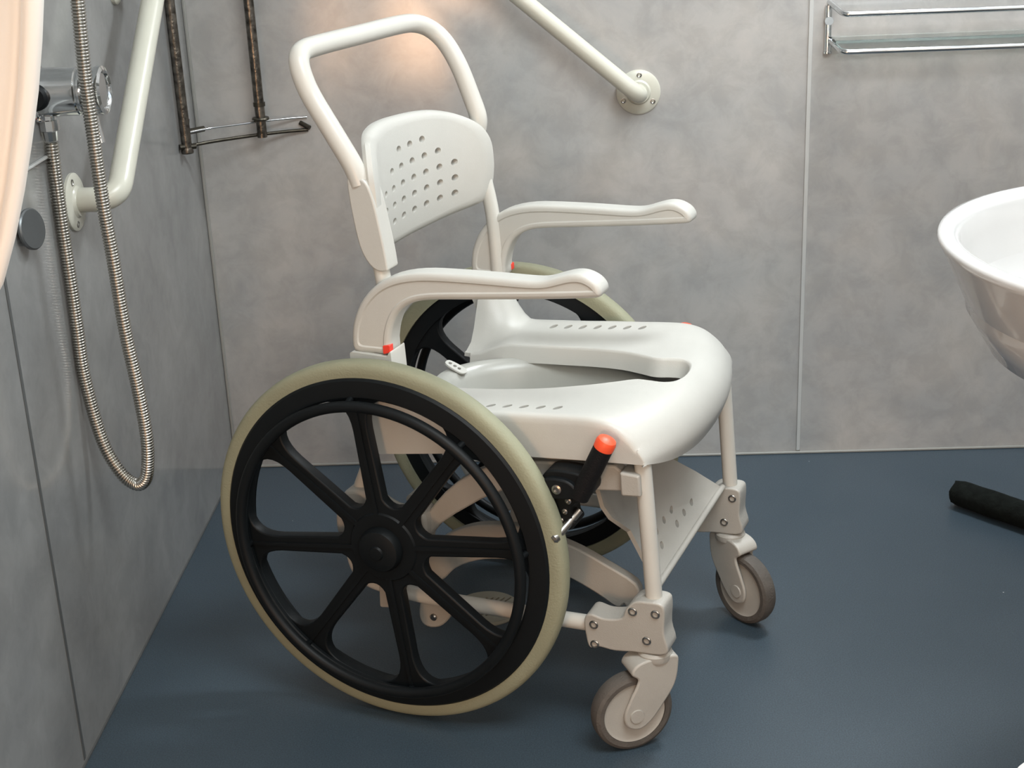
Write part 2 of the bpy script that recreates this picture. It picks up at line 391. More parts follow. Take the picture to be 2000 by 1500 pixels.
# side frames: bent tubes
RT = .0128
def side_frame(s):
    y = s*.215
    # rear post curving under the wheel axle and running forward to the caster bracket
    P = [(-.010, y, .62), (-.030, y, .52), (-.052, y, .425), (-.078, y, .36), (-.101, y, .30), (-.101, y, .24), (-.086, y, .205), (-.045, y, .19), (.06, y, .183), (.33, y, .188)]
    bm = bmesh.new(); tube(bm, catmull(P, 8), RT, 16); obj('frame_tube', bm, 'paint', chair)
    bm = bmesh.new(); tube(bm, [(.400, y, .49), (.4185, y, .24)], RT, 20); obj('front_leg', bm, 'paint', chair)
    # back post
    P = [(-.008, y*.95, .59), (-.010, y*.95, .66), (-.016, y*.95, .73), (-.030, y*.95, .80), (-.042, y*.95, .87)]
    bm = bmesh.new(); tube(bm, catmull(P, 6), .0125, 16); obj('back_post', bm, 'paint', chair)
    # armrest socket
    bm = bmesh.new()
    pl = poly2([(-.060, .56), (-.060, .606), (.004, .604), (.011, .616), (.014, .552), (-.01, .535), (-.05, .535)] if s < 0 else [(-.060, .56), (-.060, .606), (-.012, .606), (-.012, .54), (-.05, .535)], .004)
    prism(bm, pl, XZ, s*.198, s*.244); obj('armrest_socket', bm, 'paint', chair)
    bevel(bpy.context.scene.objects[-1] if False else chair.children[-1], .004, 2)
    bm = bmesh.new(); prism(bm, poly2([(-.004, .606), (.008, .610), (.008, .622), (-.004, .620)], .002), XZ, s*.228, s*.240)
    bevel(obj('release_clip', bm, 'red', chair), .001)['label'] = 'red release clip'
    # side rail plate sweeping from the wheel axle up to the front leg
    rail = [(.389, .454), (.388, .425), (.334, .419), (.277, .413), (.222, .409), (.178, .397), (.139, .376), (.093, .344), (.065, .322), (.044, .296), (.026, .302), (.030, .318), (.043, .337), (.060, .359), (.078, .380), (.100, .400), (.124, .417), (.150, .431), (.177, .442), (.225, .452), (.278, .457), (.36, .463), (.372, .454)]
    bm = bmesh.new(); prism(bm, rail, XZ, s*.222, s*.198)
    prism(bm, poly2([(.372, .460), (.403, .458), (.405, .424), (.374, .422)], .004), XZ, s*.236, s*.198)
    bevel(obj('side_rail', bm, 'cast', chair), .004, 2, 40)
    # axle casting on the rear tube
    cst = smooth2([(-.100, .352), (-.090, .366), (-.062, .368), (-.045, .354), (-.010, .338), (.03, .348), (.050, .338), (.044, .29), (.02, .262), (-.03, .255), (-.085, .262), (-.112, .285), (-.112, .33)], 5)
    bm = bmesh.new(); prism(bm, cst, XZ, s*.242, s*.196); lathe(bm, [(0, 0), (.022, 0), (.022, .05), (0, .05)], (0, s*.23, .305), (0, s, 0), 24)
    bevel(obj('axle_casting', bm, 'cast', chair), .006, 3, 40)
    # lower cross bracket clamp
    bm = bmesh.new(); prism(bm, poly2([(-.048, .160), (-.045, .24), (-.020, .245), (-.010, .165)], .004), XZ, s*.236, s*.196)
    bevel(obj('tube_clamp', bm, 'cast', chair), .003)
    bm = bmesh.new(); prism(bm, smooth2([(.004, .140), (.012, .118), (.040, .120), (.062, .145), (.055, .168), (.014, .168)], 4), XZ, s*.20, s*.178)
    cl = bevel(obj('lug_bracket', bm, 'cast', chair), .003)
    bm = bmesh.new(); lathe(bm, [(0, 0), (.006, 0), (.006, .003), (.004, .005), (0, .005)], (.032, s*.20, .138), (0, s, 0), 16); obj('bolt', bm, 'steel', cl)
    # front corner casting
    cc = [(.312, .206), (.322, .217), (.345, .213), (.372, .219), (.380, .236), (.394, .251), (.414, .254), (.436, .253), (.441, .240), (.440, .205), (.444, .170), (.392, .164), (.36, .160), (.335, .162), (.320, .158), (.314, .178)]
    bm = bmesh.new(); prism(bm, smooth2(cc, 4), XZ, s*.238, s*.194)
    cb = bevel(obj('corner_casting', bm, 'cast', chair), .0105, 4, 40)
    bm = bmesh.new(); lathe(bm, [(0, .245), (.015, .247), (.0195, .244), (.021, .236), (.021, .22), (0, .22)], (.4185, y, 0), (0, 0, 1), 28)
    obj('leg_collar', bm, 'cast', cb)
    for a, b in ((.391, .234), (.427, .236), (.328, .200), (.413, .188), (.329, .166)):
        for q in ((s, .238), (-s, -.194)) if s > 0 else ((s, .238),):
            yy = s*.238 if q[0] == s else s*.194
            dr = s if q[0] == s else -s
            bm = bmesh.new(); lathe(bm, [(0, -.002), (.0072, -.002), (.0072, .0012), (.006, .0022), (.0045, .0022), (.0045, -.0005), (0, -.0005)], (a, yy, b), (0, dr, 0), 20)
            o = obj('screw', bm, 'steel', cb)
    # stem ring
    bm = bmesh.new(); lathe(bm, [(0, .150), (.026, .150), (.027, .154), (.027, .160), (.024, .164), (0, .166)], (.418, y, 0), (0, 0, 1), 32)
    obj('swivel_ring', bm, 'cast', chair)
for s in (-1, 1): side_frame(s)

def caster(s, ang):
    st = Vector((.418, s*.215, 0)); h = Vector((math.cos(ang), math.sin(ang), 0)); n = Vector((-math.sin(ang), math.cos(ang), 0))
    fn = lambda a, b, t: st+h*a+n*t+Vector((0, 0, b))
    poly = smooth2([(-.027, .157), (0, .159), (.027, .157), (.030, .140), (.024, .108), (.004, .076), (-.016, .051), (-.036, .040), (-.056, .049), (-.060, .070), (-.050, .095), (-.040, .115), (-.037, .128), (-.047, .138), (-.042, .150)], 5)
    bm = bmesh.new()
    prism(bm, poly, fn, .0165, .0225); prism(bm, poly, fn, -.0165, -.0225)
    top = [(a, b) for a, b in smooth2([(-.027, .157), (0, .159), (.027, .157), (.030, .142), (.022, .134), (-.01, .136), (-.034, .134), (-.047, .138), (-.042, .150)], 5)]
    prism(bm, top, fn, -.0215, .0215)
    fk = bevel(obj('caster_fork', bm, 'cast', chair), .0045, 3, 40)
    ce = fn(-.040, .065, 0)
    bm = bmesh.new(); lathe(bm, [(0, -.015), (.020, -.015), (.045, -.011), (.050, -.013), (.052, -.011), (.052, .011), (.050, .013), (.045, .011), (.020, .015), (0, .015)], ce, n, 64)
    obj('caster_wheel', bm, 'cast', fk)
    bm = bmesh.new(); lathe(bm, [(.051, -.0145), (.058, -.0150), (.063, -.012), (.065, -.006), (.065, .006), (.063, .012), (.058, .0150), (.051, .0145)], ce, n, 64, True)
    obj('caster_tyre', bm, 'ctyre', fk)['label'] = 'brown-grey rubber tyre'
    bm = bmesh.new(); lathe(bm, [(0, -.0245), (.011, -.0245), (.012, -.022), (.012, .022), (.011, .0245), (0, .0245)], ce, n, 28); obj('axle_cap', bm, 'cast', fk)
caster(-1, math.radians(42)); caster(1, math.radians(150))

# ---- seat: lofted saddle with rounded front apron and side skirts
S = [(-.038,.530),(-.02,.527),(0,.523),(.05,.523),(.10,.526),(.15,.529),(.2,.533),(.25,.536),(.29,.539),(.33,.540),(.36,.533),(.385,.516),(.40,.499),(.4085,.488),(.4125,.478)]
K = [(-.038,.515),(-.02,.513),(0,.510),(.05,.510),(.10,.513),(.15,.517),(.2,.522),(.25,.528),(.31,.534),(.365,.538),(.408,.535),(.434,.520),(.448,.496),(.450,.468),(.440,.442)]
def resample(T, n=5): return [(v.x, v.z) for v in catmull([(a, 0, b) for a, b in T], n)]
Sr, Kr = resample(S), resample(K)
HW = .236
def zb(X): return interp([(-.06, .432), (.15, .461), (.30, .471), (.42, .477)], X)
bm = bmesh.new(); rows = []
Ys = [0, .02, .04, .06, .08, .10, .12, .14, .155, .17, .185, .20, .212, .222, .229, .233, .2355]
for (xs, zs), (xk, zk) in zip(Sr, Kr):
    half = []
    for y in Ys:
        b = 1-(y/HW)**2.3
        X = xs+(xk-xs)*b; Z = zs+(zk-zs)*b
        Z += .085*sstep(.045, -.03, xs)*sstep(.135, .21, y)-.030*sstep(.05, -.035, xs)*sstep(.20, .11, y)
        e = max(0, (y-.222)/.0135); Z -= .008*(1-math.sqrt(max(0, 1-e*e)))*(1 if xs < .40 else .3)
        half.append(Vector((X, y, Z)))
    top = half[-1]; zbot = min(zb(top.x), top.z-.0005)
    for t in (.12, .35, .6, .85, 1): half.append(Vector((top.x, .236, top.z+(zbot-top.z)*t)))
    row = [Vector((v.x, -v.y, v.z)) for v in half[:0:-1]]+half
    rows.append([bm.verts.new(v) for v in row])
for A, B in zip(rows, rows[1:]):
    for i in range(len(A)-1): bm.faces.new((A[i], A[i+1], B[i+1], B[i]))
bmesh.ops.remove_doubles(bm, verts=bm.verts, dist=.0012)
bmesh.ops.recalc_face_normals(bm, faces=bm.faces)
seat = obj('seat', bm, 'plastic', chair, 50)
sgn = -1 if seat.data.polygons[len(seat.data.polygons)//2].normal.z > 0 else 1
md = seat.modifiers.new('s', 'SOLIDIFY'); md.thickness = .007; md.offset = sgn
# opening
half = [(-.2, .108), (-.05, .112), (.05, .113), (.10, .112), (.15, .108), (.21, .100), (.27, .084), (.31, .066), (.337, .053), (.358, .055), (.38, .056), (.396, .044), (.404, .018)]
op = [(a, -b) for a, b in half]+[(a, b) for a, b in half[::-1]]
op = [(v.x, v.y) for v in catmull([(a, b, 0) for a, b in op], 5)]
bmc = bmesh.new(); A = []; 
lo = [bmc.verts.new((a-.0, b*.99, .40)) for a, b in op]; hi = [bmc.verts.new((a, b*1.01, .62)) for a, b in op]
bmc.faces.new(lo); bmc.faces.new(hi[::-1])
for i in range(len(op)): j = (i+1) % len(op); bmc.faces.new((lo[i], hi[i], hi[j], lo[j]))
from mathutils.bvhtree import BVHTree
bt = BVHTree.FromPolygons([v.co for v in seat.data.vertices], [list(p.vertices) for p in seat.data.polygons])
apply_mods(seat); cut(seat, bmc, 40)
# rounded lip turning down all around the opening
bm = bmesh.new(); lip = []
for i in range(len(op)):
    a, b = op[i]; q0, q1 = op[max(0, i-1)], op[min(len(op)-1, i+1)]
    t = Vector((q1[0]-q0[0], q1[1]-q0[1])).normalized(); nn = Vector((-t.y, t.x))   # towards the opening's inside
    h = bt.ray_cast(Vector((a-nn.x*.004, b-nn.y*.004, .8)), Vector((0, 0, -1)))[0]
    if h is None: lip.append(None); continue
    lip.append([bm.verts.new((a+nn.x*k2, b+nn.y*k2, h.z+k3)) for k2, k3 in ((-.005, -.001), (-.001, .0006), (.002, -.0008), (.004, -.005), (.011, -.030), (.006, -.030), (-.002, -.008))])
for i in range(len(lip)-1):
    if lip[i] and lip[i+1]:
        for k in range(7): bm.faces.new((lip[i][k], lip[i][(k+1) % 7], lip[i+1][(k+1) % 7], lip[i+1][k]))
nf = [(.325, -.050), (.36, -.056), (.40, -.046), (.412, 0), (.40, .046), (.36, .056), (.325, .050)]
va = [bm.verts.new((a, b, .490+(a-.325)*.22-.02*0)) for a, b in nf]; vb = [bm.verts.new((v.co.x, v.co.y, v.co.z-.004)) for v in va]
bm.faces.new(va); bm.faces.new(vb[::-1])
for i in range(7): bm.faces.new((va[i], vb[i], vb[(i+1) % 7], va[(i+1) % 7]))
o = obj('seat_lip', bm, 'plastic', chair, 60)
# slots along both edges
bmc = bmesh.new()
for k in range(7):
    for s in (-1, 1):
        X = .098+k*.0275; cx, cy = X, s*.198
        pts = [(cx+.0095*math.cos(t)*.42+.0050*math.sin(t)*.91, cy+.0095*math.cos(t)*.91-.0050*math.sin(t)*.42) for t in [2*PI*i/16 for i in range(16)]]
        prism(bmc, pts, XY, .50, .57)
cut(seat, bmc, 40)
bevel(seat, .0010, 2, 50)

# commode pan beneath the opening
bm = bmesh.new(); cx, a0, b0 = .165, .185, .125
def er(k, f): t = 2*PI*k/64; return (cx+a0*f*math.cos(t), b0*f*math.sin(t))
prof = [(1.02, .478), (1.06, .482), (1.06, .487), (1.0, .489), (.93, .486), (.88, .470), (.83, .43), (.76, .405), (.5, .397), (.0, .395)]
rings = [[bm.verts.new((*er(k, f), z)) for k in range(64)] for f, z in prof[:-1]]
for A, B in zip(rings, rings[1:]):
    for k in range(64): bm.faces.new((A[k], A[(k+1) % 64], B[(k+1) % 64], B[k]))
bm.faces.new(rings[-1])
pan = obj('commode_pan', bm, 'pan', chair, 60)
md = pan.modifiers.new('s', 'SOLIDIFY'); md.thickness = .003; md.offset = 0
bm = bmesh.new()
hp = [(v[0], v[1]) for v in smooth2([(-.012, .016), (-.052, .014), (-.060, 0), (-.052, -.014), (-.012, -.016), (.0, 0)], 4)]
M3 = Matrix.Translation((.006, .022, .484)) @ Matrix.Rotation(math.radians(25), 4, 'Y') @ Matrix.Scale(.68, 4)
prism(bm, hp, lambda a, b, t: M3 @ Vector((a, b, t)), 0, .004)
hd = obj('pan_handle', bm, 'plastic', pan)
bmc = bmesh.new()
for q in (-.048, -.034, -.021):
    prism(bmc, [(q+.0045*math.cos(t), .006*math.sin(t)) for t in [2*PI*i/12 for i in range(12)]], lambda a, b, t: M3 @ Vector((a, b, t)), -.01, .02)
cut(hd, bmc)
# side grey liner rail of the pan, seen between skirt and side rail
for s in (-1, 1):
    bm = bmesh.new(); prism(bm, poly2([(-.04, .452), (.38, .486), (.38, .470), (-.04, .436)], .003), XZ, s*.222, s*.17)
    bevel(obj('pan_runner', bm, 'cast', chair), .002)

# ---- backrest shell
def bx(Y, z): return -.058+.95*Y*Y-.010*((z-.82)/.1)**2
half = [(0, .728), (.05, .7285), (.10, .731), (.15, .735), (.190, .742), (.207, .757), (.213, .79), (.213, .83), (.208, .862), (.188, .889), (.15, .909), (.10, .920), (.05, .9235), (0, .924)]
out = [(v.x, v.y) for v in catmull([(a, b, 0) for a, b in half], 4)]
NR, NT = 14, len(out)
bm = bmesh.new(); grid = []
for r in range(NR+1):
    f = r/NR; ring = []
    seq = out+[(-a, b) for a, b in out[-2:0:-1]]
    for a, b in seq:
        Y = a*f; z = .828+(b-.828)*f-.055*Y*max(0, f-.6)/.4*(1 if b > .80 else 0)
        X = bx(Y, z)+.010*sstep(.12, .21, abs(Y))
        e = max(0, (f-.93)/.07); X -= .006*e*e
        ring.append(Vector((X, Y, z)))
    grid.append(ring)
n = len(grid[1])
def layer(dx, sc_=1.0):
    cvx = bm.verts.new(grid[0][0]+Vector((dx, 0, 0)))
    L_ = [[bm.verts.new(Vector((p.x+dx, p.y*sc_, .828+(p.z-.828)*sc_))) for p in g_] for g_ in grid[1:]]
    for k in range(n): bm.faces.new((cvx, L_[0][k], L_[0][(k+1) % n]))
    for A_, B_ in zip(L_, L_[1:]):
        for k in range(n): bm.faces.new((A_[k], B_[k], B_[(k+1) % n], A_[(k+1) % n]))
    return L_[-1]
o1 = layer(0); o2 = layer(-.015)
mid = [bm.verts.new(Vector((p.x-.0075, p.y*1.014, .828+(p.z-.828)*1.02))) for p in grid[-1]]
for A_, B_ in ((o1, mid), (mid, o2)):
    for k in range(n): bm.faces.new((A_[k], A_[(k+1) % n], B_[(k+1) % n], B_[k]))
back = obj('backrest', bm, 'plastic', chair, 60)
bmc = bmesh.new()
rowz = [(.879, 1), (.852, 2), (.825, 3), (.7985, 3), (.772, 3)]
for z, kk in rowz:
    for k in range(-kk, kk+1):
        Y = k*.041
        nrm = Vector((1, -1.9*Y, 0)).normalized(); u = Vector((-nrm.y, nrm.x, 0)); c0 = Vector((bx(Y, z), Y, z))
        pts = [(.0088*math.cos(t), .0055*math.sin(t)) for t in [2*PI*i/16 for i in range(16)]]
        prism(bmc, pts, lambda a, b, t: c0+u*a+Vector((0, 0, 1))*b+nrm*t, -.04, .03)
cut(back, bmc, 40)
md = back.modifiers.new('bevel', 'BEVEL'); md.width = .0012; md.segments = 2; md.limit_method = 'ANGLE'; md.angle_limit = math.radians(50)
# side pockets of the backrest gripping the posts
for s in (-1, 1):
    bm = bmesh.new()
    pl = smooth2([(-.056, .866), (-.040, .872), (-.028, .86), (-.016, .80), (-.008, .745), (-.010, .732), (-.030, .735), (-.046, .78)], 5)
    if s < 0: pl = [(a+.010*sstep(-.045, -.02, a), b) for a, b in pl]
    if s > 0: pl = [(a-.018, max(b, .75)) for a, b in pl]
    prism(bm, pl, XZ, s*.184, s*(.219 if s < 0 else .208)); bevel(obj('backrest_pocket', bm, 'plastic', chair), .009, 3, 40)

# ---- push handle: one bent oval tube
P = [(-.038, .206, .86), (-.034, .207, .885), (-.046, .209, .92), (-.067, .210, .972), (-.090, .208, 1.012), (-.112, .198, 1.036), (-.128, .172, 1.048), (-.136, .12, 1.051), (-.136, 0, 1.052), (-.136, -.13, 1.053),
     (-.135, -.180, 1.051), (-.131, -.200, 1.041), (-.124, -.207, 1.020), (-.110, -.208, .988), (-.077, -.208, .934), (-.050, -.207, .888), (-.040, -.206, .86)]
bm = bmesh.new(); tube(bm, catmull(P, 8), .0155, 20); obj('push_handle', bm, 'paint', chair)
# ---- armrests
arm = smooth2([(-.056, .606), (-.058, .637), (-.050, .664), (-.035, .690), (-.012, .713), (.019, .729), (.060, .738), (.11, .7405), (.18, .741), (.240, .7405), (.264, .743), (.285, .750), (.305, .7555), (.322, .7555), (.338, .749), (.347, .740), (.3495, .731), (.345, .7245), (.325, .721), (.26, .714), (.16, .705), (.09, .699), (.059, .694), (.037, .684), (.022, .669), (.012, .648), (.007, .625), (.005, .606), (-.02, .6045)], 3)
for s in (-1, 1):
    n_ = len(arm); A2 = [Vector((a, b)) for a, b in arm]
    ar = sum(A2[i].x*A2[(i+1) % n_].y-A2[(i+1) % n_].x*A2[i].y for i in range(n_)); sg = 1 if ar > 0 else -1
    def off(P, dd, it=0):
        out = []
        for i in range(len(P)):
            t = (P[(i+1) % len(P)]-P[i-1]).normalized(); nn = Vector((-t.y, t.x))*sg; out.append(P[i]+nn*dd)
        for _ in range(it): out = [out[i]*.5+(out[i-1]+out[(i+1) % len(out)])*.25 for i in range(len(out))]
        return out
    I1 = off(A2, .0100, 3); I2 = off(A2, .0122, 4)
    loops = []
    for sd in (.238, .198):
        inn = -1 if sd > .2 else 1
        for L_, dy in ((off(A2, .006), 0), (off(A2, .0018), -.0018), (A2, -.006)): loops.append((L_, sd+inn*(-dy), sd))
    bm = bmesh.new()
    def ring(L_, y): return [bm.verts.new((q.x, s*y, q.y)) for q in L_]
    rr_ = .0075; qs = [k*PI/12 for k in range(7)]
    seq = [ring(I2, .2362), ring(I1, .238)]+[ring(off(A2, rr_*(1-math.sin(q))), .238-rr_*(1-math.cos(q))) for q in qs]+[ring(off(A2, rr_*(1-math.cos(q))), .198+rr_*(1-math.sin(q))) for q in qs]+[ring(I1, .198), ring(I2, .1998)]
    for a_, b_ in zip(seq, seq[1:]):
        for i in range(n_): bm.faces.new((a_[i], a_[(i+1) % n_], b_[(i+1) % n_], b_[i]))
    from mathutils.geometry import tessellate_polygon
    for rg in (seq[0], seq[-1]):
        for tri in tessellate_polygon([[Vector((v.co.x, v.co.z, 0)) for v in rg]]):
            try: bm.faces.new([rg[q] for q in tri])
            except ValueError: pass
    o = obj('armrest', bm, 'plastic', chair, 33)

# ---- wheel brakes
def brake(s):
    fy = lambda a, b, t: Vector((a, s*t, b))
    body = smooth2([(.262, .452), (.278, .462), (.322, .460), (.338, .448), (.338, .430), (.324, .418), (.308, .408), (.306, .390), (.312, .378), (.300, .366), (.286, .372), (.284, .392), (.276, .410), (.262, .420), (.258, .436)], 4)
    bm = bmesh.new(); prism(bm, body, fy, .222, .262); prism(bm, smooth2([(.268, .450), (.300, .452), (.318, .440), (.316, .424), (.280, .420), (.266, .430)], 4), fy, .258, .272)
    br = bevel(obj('wheel_brake', bm, 'black', chair), .003, 2, 40)
    bm = bmesh.new(); p0 = Vector((.325, s*.262, .437)); p1 = Vector((.364, s*.262, .520)) if s < 0 else Vector((.318, .262, .522)); tube(bm, [p0-(p1-p0)*.15, p0, p0+(p1-p0)*.93], [.0145, .0150, .0150], 20); obj('brake_grip', bm, 'grip', br)
    d = (p1-p0).normalized(); bm = bmesh.new(); lathe(bm, [(0, -.008), (.0152, -.008), (.0155, .002), (.0135, .007), (.008, .0098), (0, .0105)], p0+(p1-p0)*.94, d, 24)
    obj('brake_knob', bm, 'orange', br)['label'] = 'orange end knob'
    bm = bmesh.new(); tube(bm, [(.312, s*.245, .395), (.300, s*.262, .378), (.290, s*.285, .366)], .0065, 12); lathe(bm, [(0, 0), (.0085, 0), (.0085, .006), (.005, .009), (0, .009)], (.290, s*.285, .366), Vector((-.5, s, -.4)), 16)
    obj('brake_pin', bm, 'steel', br)
    for a, b, r in ((.288, .437, .0075), (.302, .416, .005), (.296, .398, .0045), (.290, .383, .004)):
        bm = bmesh.new(); lathe(bm, [(0, 0), (r, 0), (r, .0025), (r*.6, .0035), (r*.6, .001), (0, .001)], (a, s*(.272 if b > .42 else .262), b), (0, s, 0), 18); obj('rivet', bm, 'steel', br)
for s in (-1, 1): brake(s)

# ---- footrest: dished plate hanging tilted between the front legs
A, B, E_ = Vector((.408, -.168, .243)), Vector((.408, .180, .252)), Vector((.352, -.170, .340))
nrm = (B-A).cross(E_-A).normalized()
if nrm.x < 0: nrm = -nrm
e1 = (B-A).normalized(); e2 = nrm.cross(e1)
if e2.z < 0: e2 = -e2
# outline in plate coordinates (along the front edge, up the plate), crease vertices pushed back
def pl(a, b, d=0): return A+e1*a+e2*b-nrm*d
L1 = (B-A).length
FL = [(0.3603, 0.0003), (0.3506, 0.0114), (0.3013, 0.0648), (0.2502, 0.1139), (0.2103, 0.1498), (0.0292, 0.2114), (-0.006, 0.1868), (-0.0223, 0.1582), (-0.019, 0.1353), (-0.0021, 0.1135)]
crease = [(0.3262, 0.0067, 0.002), (0.2565, 0.0293, 0.008), (0.1593, 0.0576, 0.014), (0.0853, 0.0783, 0.016), (0.0233, 0.0935, 0.008)]
lowp = [pl(0, 0), pl(L1, .0)]+[pl(a, b, d) for a, b, d in crease]
bm = bmesh.new()
low = [bm.verts.new(p) for p in lowp]; hi_ = [bm.verts.new(pl(a, b)) for a, b in FL]
for T in (low, hi_+low[:1:-1] if False else [low[1]]+hi_+low[:1:-1]):
    f = bm.faces.new(T)
bmesh.ops.triangulate(bm, faces=bm.faces)
ft = obj('footrest', bm, 'cast', chair, 12)
md = ft.modifiers.new('s', 'SOLIDIFY'); md.thickness = .007; md.offset = 0
apply_mods(ft, 40)
bmc = bmesh.new()
for (px, py) in ((1355, 979), (1341, 999), (1327, 1021), (1320, 992), (1306, 1012), (1291, 1034), (1297, 1063), (1281, 1086)):
    d = (fw+R2*(px-1000)/F_PX-U2*(py-750)/F_PX)
    Rm = Matrix.Rotation(-PSI, 3, 'Z'); o_l = Rm @ (CAM-chair.location); d_l = Rm @ d
    t = (A-o_l).dot(nrm)/d_l.dot(nrm); c0 = o_l+d_l*t
    e1 = (B-A).normalized(); e2 = nrm.cross(e1); e3 = (e1*.75+e2*.3).normalized(); e4 = nrm.cross(e3)
    prism(bmc, [(.0085*math.cos(q), .0042*math.sin(q)) for q in [2*PI*i/14 for i in range(14)]], lambda a, b, t: c0+e3*a+e4*b+nrm*t, -.05, .03)
cut(ft, bmc, 50); bevel(ft, .0025, 2, 50)
bm = bmesh.new(); tube(bm, [pl(-.002, .003, -.004), pl(L1*.5, .003, -.004), pl(FL[0][0], .003, -.004)], .0052, 12); obj('footrest_rim', bm, 'cast', chair)
# footrest sliding arm: flat arched bar on each side
arc = [(.365, .232), (.372, .205), (.364, .188), (.352, .182), (.346, .192), (.334, .184), (.30, .203), (.262, .220), (.225, .233), (.188, .239), (.133, .236), (.090, .226), (.050, .205), (.02, .176), (-.012, .19), (.000, .226), (.030, .258), (.068, .281), (.108, .294), (.163, .300), (.20, .297), (.232, .288), (.275, .275), (.32, .255)]
for s, yo in ((-1, .150), (1, .150)):
    bm = bmesh.new(); prism(bm, smooth2(arc, 3), XZ, s*yo, s*(yo-.020)); bevel(obj('footrest_arm', bm, 'cast', chair), .004, 2, 40)
bm = bmesh.new(); tube(bm, [(.0, -.19, .34), (.0, .19, .34)], .010, 14); tube(bm, [(.20, -.20, .425), (.20, .20, .425)], .010, 14); obj('cross_bar', bm, 'cast', chair)

# ------------------------------------------------------------ grab bars
def flange(bm, c, ax, r=.046, tri=True):
    lathe(bm, [(0, 0), (r, 0), (r, .004), (r*.93, .0065), (.026, .0075), (.0235, .010), (.0225, .012), (0, .012)], c, ax, 48)
def flange_screws(par, c, ax, R, angs, e1, e2):
    for a in angs:
        p = Vector(c)+Vector(e1)*R*math.cos(a)+Vector(e2)*R*math.sin(a)
        bm = bmesh.new(); lathe(bm, [(0, .004), (.0055, .004), (.0055, .0078), (.004, .0082), (.0025, .0068), (0, .0068)], p, ax, 16); obj('screw', bm, 'steel', par)
RB = .0172
gb = empty('grab_bar', (.936, 0, .829)); tag(gb, 'cream grab bar sloping down to a round flange on the back wall', 'grab bar', 'cream grab bars')
bm = bmesh.new(); P = [(.936-.936, 0, 0), (0, -.03, 0), (-.012, -.062, .010), (-.14, -.066, .120), (-.30, -.066, .258), (-.52, -.066, .447)]
P = fillet([(0, 0, .001), (0, -.066, .001), (-.52, -.066, .449), (-.55, -.066, .475), (-.55, 0, .475)], .035, 8)
tube(bm, P, RB, 20); obj('bar', bm, 'bar', gb)
for c0 in ((0, 0, 0), (-.55, 0, .475)):
    bm = bmesh.new(); flange(bm, c0, (0, -1, 0)); f_ = obj('flange', bm, 'bar', gb)
    flange_screws(f_, c0, (0, -1, 0), .0355, [math.radians(q) for q in (87, 207, 327)], (1, 0, 0), (0, 0, 1))
RB = .0195
gb2 = empty('grab_bar', (0, -.829, .823)); tag(gb2, 'cream grab bar rising from a flange on the left wall behind the shower hose', 'grab bar', 'cream grab bars')
P = fillet([(0, 0, .003), (.072, 0, .003), (.072, .35, .278), (.072, .40, .318), (0, .40, .318)], .038, 8)
bm = bmesh.new(); tube(bm, P, RB, 20); obj('bar', bm, 'bar', gb2)
for c0 in ((0, 0, 0), (0, .40, .318)):
    bm = bmesh.new(); flange(bm, c0, (1, 0, 0)); f_ = obj('flange', bm, 'bar', gb2)
    flange_screws(f_, c0, (1, 0, 0), .0355, [math.radians(q) for q in (110, 250, 0)], (0, 1, 0), (0, 0, 1))
# small flange just inside the top of the picture
bm = bmesh.new(); lathe(bm, [(0, 0), (.022, 0), (.022, .006), (.018, .010), (.010, .014), (.010, .04), (0, .04)], (0, 0, 0), (1, 0, 0), 28)
fl = obj('wall_peg', bm, 'bar'); fl.location = (0, -.470, 1.112); tag(fl, 'small round cream wall fixing at the top edge between hose and grab bar', 'wall fixing')

# ------------------------------------------------------------ shower mixer, hose, knob
mx = empty('shower_mixer', (0, -.92, 1.010)); tag(mx, 'chrome shower mixer sticking out of the left wall beside the white curtain', 'shower mixer')
bm = bmesh.new(); lathe(bm, [(0, 0), (.045, 0), (.045, .004), (.036, .008), (.0355, .065), (.034, .067), (.034, .069), (.0355, .071), (.0355, .074), (0, .074)], (0, 0, 0), (1, 0, 0), 56); obj('body', bm, 'chrome', mx)
bm = bmesh.new(); lathe(bm, [(0, .074), (.030, .074), (.030, .088), (.034, .090), (.0365, .096), (.0355, .102), (.030, .1045), (.027, .103), (.025, .1005), (0, .1005)], (0, 0, 0), (1, 0, 0), 56); kn = obj('control_knob', bm, 'chrome', mx)
bm = bmesh.new(); tube(bm, [(.082, -.004, -.028), (.086, -.006, -.050), (.090, -.008, -.076)], [.0062, .0055, .0058], 14); obj('lever', bm, 'chrome', mx)
bm = bmesh.new(); lathe(bm, [(0, 0), (.019, 0), (.019, .012), (.015, .016), (0, .016)], (.012, -.030, -.002), (0, -1, 0), 32); obj('side_button', bm, 'black', mx)
bm = bmesh.new(); lathe(bm, [(0, .033), (.012, .033), (.012, .040), (.0155, .041), (.0155, .056), (.0105, .058), (.0095, .072), (0, .072)], (.012, 0, 0), (0, 0, -1), 10); obj('hose_connector', bm, 'chrome', mx, 20)

hp = [(.012, -.92, .936), (.011, -.922, .882), (.011, -.925, .80), (.012, -.928, .72), (.012, -.93, .64), (.012, -.93, .562), (.027, -.935, .458), (.052, -.945, .406), (.077, -.955, .389), (.095, -.965, .398), (.106, -.972, .425), (.112, -.975, .481), (.108, -.975, .567), (.101, -.975, .659), (.098, -.975, .772), (.095, -.976, .851), (.095, -.977, .964), (.095, -.977, 1.038), (.099, -.975, 1.145), (.105, -.97, 1.30)]
path = catmull(hp, 24)
